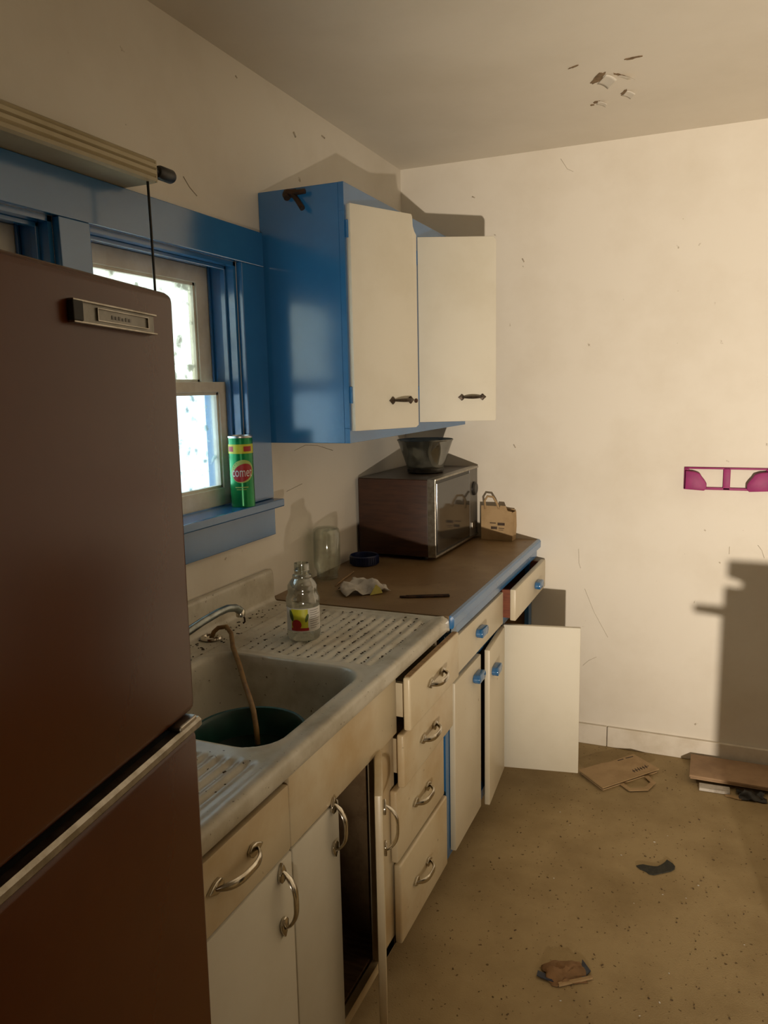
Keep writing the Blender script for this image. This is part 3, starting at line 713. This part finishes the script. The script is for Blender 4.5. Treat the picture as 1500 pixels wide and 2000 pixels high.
def strip(pts, w_, z):
    f = MB(); n = len(pts)
    for i in range(n-1):
        a, b = Vector(pts[i]), Vector(pts[i+1]); d = (b-a).normalized(); n_ = Vector((-d.y, d.x))*w_
        f.prism([tuple(a-n_-d*w_*.5), tuple(b-n_+d*w_*.5), tuple(b+n_+d*w_*.5), tuple(a+n_-d*w_*.5)], 'z', z+.0004*i, z+.0025+.0004*i)
    return f
strip([lp(1.015, -.325), lp(1.060, -.372), lp(1.118, -.345), lp(1.138, -.285), lp(1.112, -.245)], .009, .0045).build('bag_handle', 'kraft', fb)

cb = thing('flat_cardboard', 'long flat brown cardboard piece lying along the baseboard', 'cardboard', (1.55, -.13, 0))
f = MB(); f.box(-.282, .25, -.095, .095, .026, .036, .002); f.box(-.278, .25, -.093, .09, .020, .0255)
o = f.build('board', 'card', cb, 40)
MB().prism([(-.23, -.05), (.2, -.06), (.2, .07), (-.23, .08)], 'z', 0, .0195).build('under_layer', 'grey', cb)
tag(place(MB().box(-.055, .055, -.022, .022, 0, .012, .002).box(-.05, .05, -.0225, -.0215, .003, .009).build('paper_carton', 'tissue'), (1.36, -.250, .001), R(2)), 'flat pale carton scrap poking out under the cardboard', 'carton')
dk = strip([(0, 0), (.012, -.052), (.055, -.062), (.062, -.018)], .010, .001).build('kraft_strip', 'kraft'); place(dk, (1.395, -.225, 0)); tag(dk, 'folded brown paper strip curling out from under the cardboard', 'paper')
tag(place(crumple('black_wrapper', .10, .06, .022, 5, 'black'), (1.49, -.262, .001), R(5)), 'crumpled black wrapper beside the long cardboard piece', 'wrapper')
o = MB().prism(blob(0, 0, .062, .030, .0, 22, .22, 3)[:0] or [(-.062, .012), (-.050, .016), (-.036, .018), (-.024, .012), (-.006, .006), (.006, .005), (.022, .014), (.038, .026), (.050, .040), (.055, .030), (.061, .018), (.063, .002), (.056, -.012), (.040, -.022), (.010, -.030), (-.020, -.038), (-.034, -.034), (-.040, -.020), (-.054, -.006)], 'z', .0005, .004, .001).build('felt_scrap', 'scrap')
place(o, (1.188, -.845, 0)); o.rotation_euler = (0, 0, R(24)); tag(o, 'dark grey torn felt scrap lying alone on the tan floor', 'scrap')
pw = thing('food_wrapper', 'orange brown torn wrapper with navy corners on the open floor', 'wrapper', (.995, -1.418, .0005), R(28))
crumple('wrapper_sheet', .105, .080, .020, 9, 'orange', pw, edge=.9)
def corner(pts, nm): MB().prism(pts, 'z', .004, .006).build(nm, 'navy', pw)
corner([(.038, -.030), (.070, -.005), (.062, .040), (.050, .012)], 'navy_corner'); corner([(-.078, -.004), (-.055, -.022), (-.040, -.030), (-.048, -.004), (-.070, .014)], 'navy_corner')
MB().prism([(-.030, -.046), (.066, -.030), (.068, -.022), (-.030, -.036)], 'z', .002, .008).build('folded_edge', 'kraft', pw)

# loose crumbs: countless, one mesh each
def crumbs(name, spots, smin, smax, mtl, label, cat):
    f = MB(); rr = random.Random(11)
    for (x_, y_, z_) in spots:
        s_ = rr.uniform(smin, smax); q = rr.uniform(0, 6.28)
        mx = Matrix.Translation((x_, y_, z_+s_*.2)) @ Matrix.Rotation(q, 4, 'Z')
        f.box(-s_*rr.uniform(.5, 1.3), s_, -s_*.5, s_*.5, -s_*.18, s_*.3, mx=mx)
    o = f.build(name, mtl); tag(o, label, cat, kind='stuff'); return o
rr = random.Random(4); S = []
for k in range(14):
    xg = .165+.0297*k
    if xg > .565: break
    for i in range(34):
        y_ = rr.uniform(by1+.055, SY1-.03)
        if rr.random() < .85: S.append((xg+rr.gauss(0, .0028), y_, sinkz(xg, y_)))
    for i in range(10):
        y_ = rr.uniform(SY0+.03, by0-.03)
        if rr.random() < .5: S.append((xg+rr.gauss(0, .006), y_, sinkz(xg, y_)))
for i in range(90):
    x_, y_ = rr.uniform(.035, .115), rr.uniform(-1.9, -1.25); S.append((x_, y_, sinkz(max(x_, .042), y_)))
crumbs('drainboard_crumbs', S, .0012, .0040, 'crumb', 'dark crumbs and grit caught in the drainboard ribs', 'crumbs')
S = [(rr.uniform(.66, 1.6), rr.uniform(-2.0, -.45), .0005) for i in range(260)]+[(rr.uniform(1.17, 1.25), rr.uniform(-.45, -.05), .0005) for i in range(8)]
crumbs('floor_grit', S, .001, .0034, 'grit', 'dark grit scattered over the tan floor', 'grit')
S = [(rr.uniform(.8, 1.5), rr.uniform(-1.6, -.5), .0005) for i in range(20)]
crumbs('paint_chips', S, .0015, .003, 'white', 'small white paint chips scattered on the floor', 'paint chips')

# ================================================================== SIDE CABINET (outside the frame on the right; casts the stepped shadow)
sd = thing('side_cabinet', 'low grey side cabinet with a stepped top facing the base cabinets', 'cabinet', (1.69, -2.12, 0))
MB().box(0, .55, 0, .45, .02, .604, .003).build('body', 'mpanel', sd)
MB().box(-.055, .60, -.01, .46, .604, .624, .004).build('top_board', 'mpanel', sd)
MB().box(.0, .50, .02, .30, .624, .669, .002).build('lower_riser', 'mpanel', sd)
MB().box(.035, .50, .02, .30, .669, .688, .002).build('upper_riser', 'mpanel', sd)
MB().box(.008, .55, .0, .32, .688, .727, .002).build('top_shelf', 'mpanel', sd)
for a in (.03, .52):
    for b in (.03, .42): MB().box(a-.02, a+.02, b-.02, b+.02, 0, .0205).build('foot', 'black', sd)
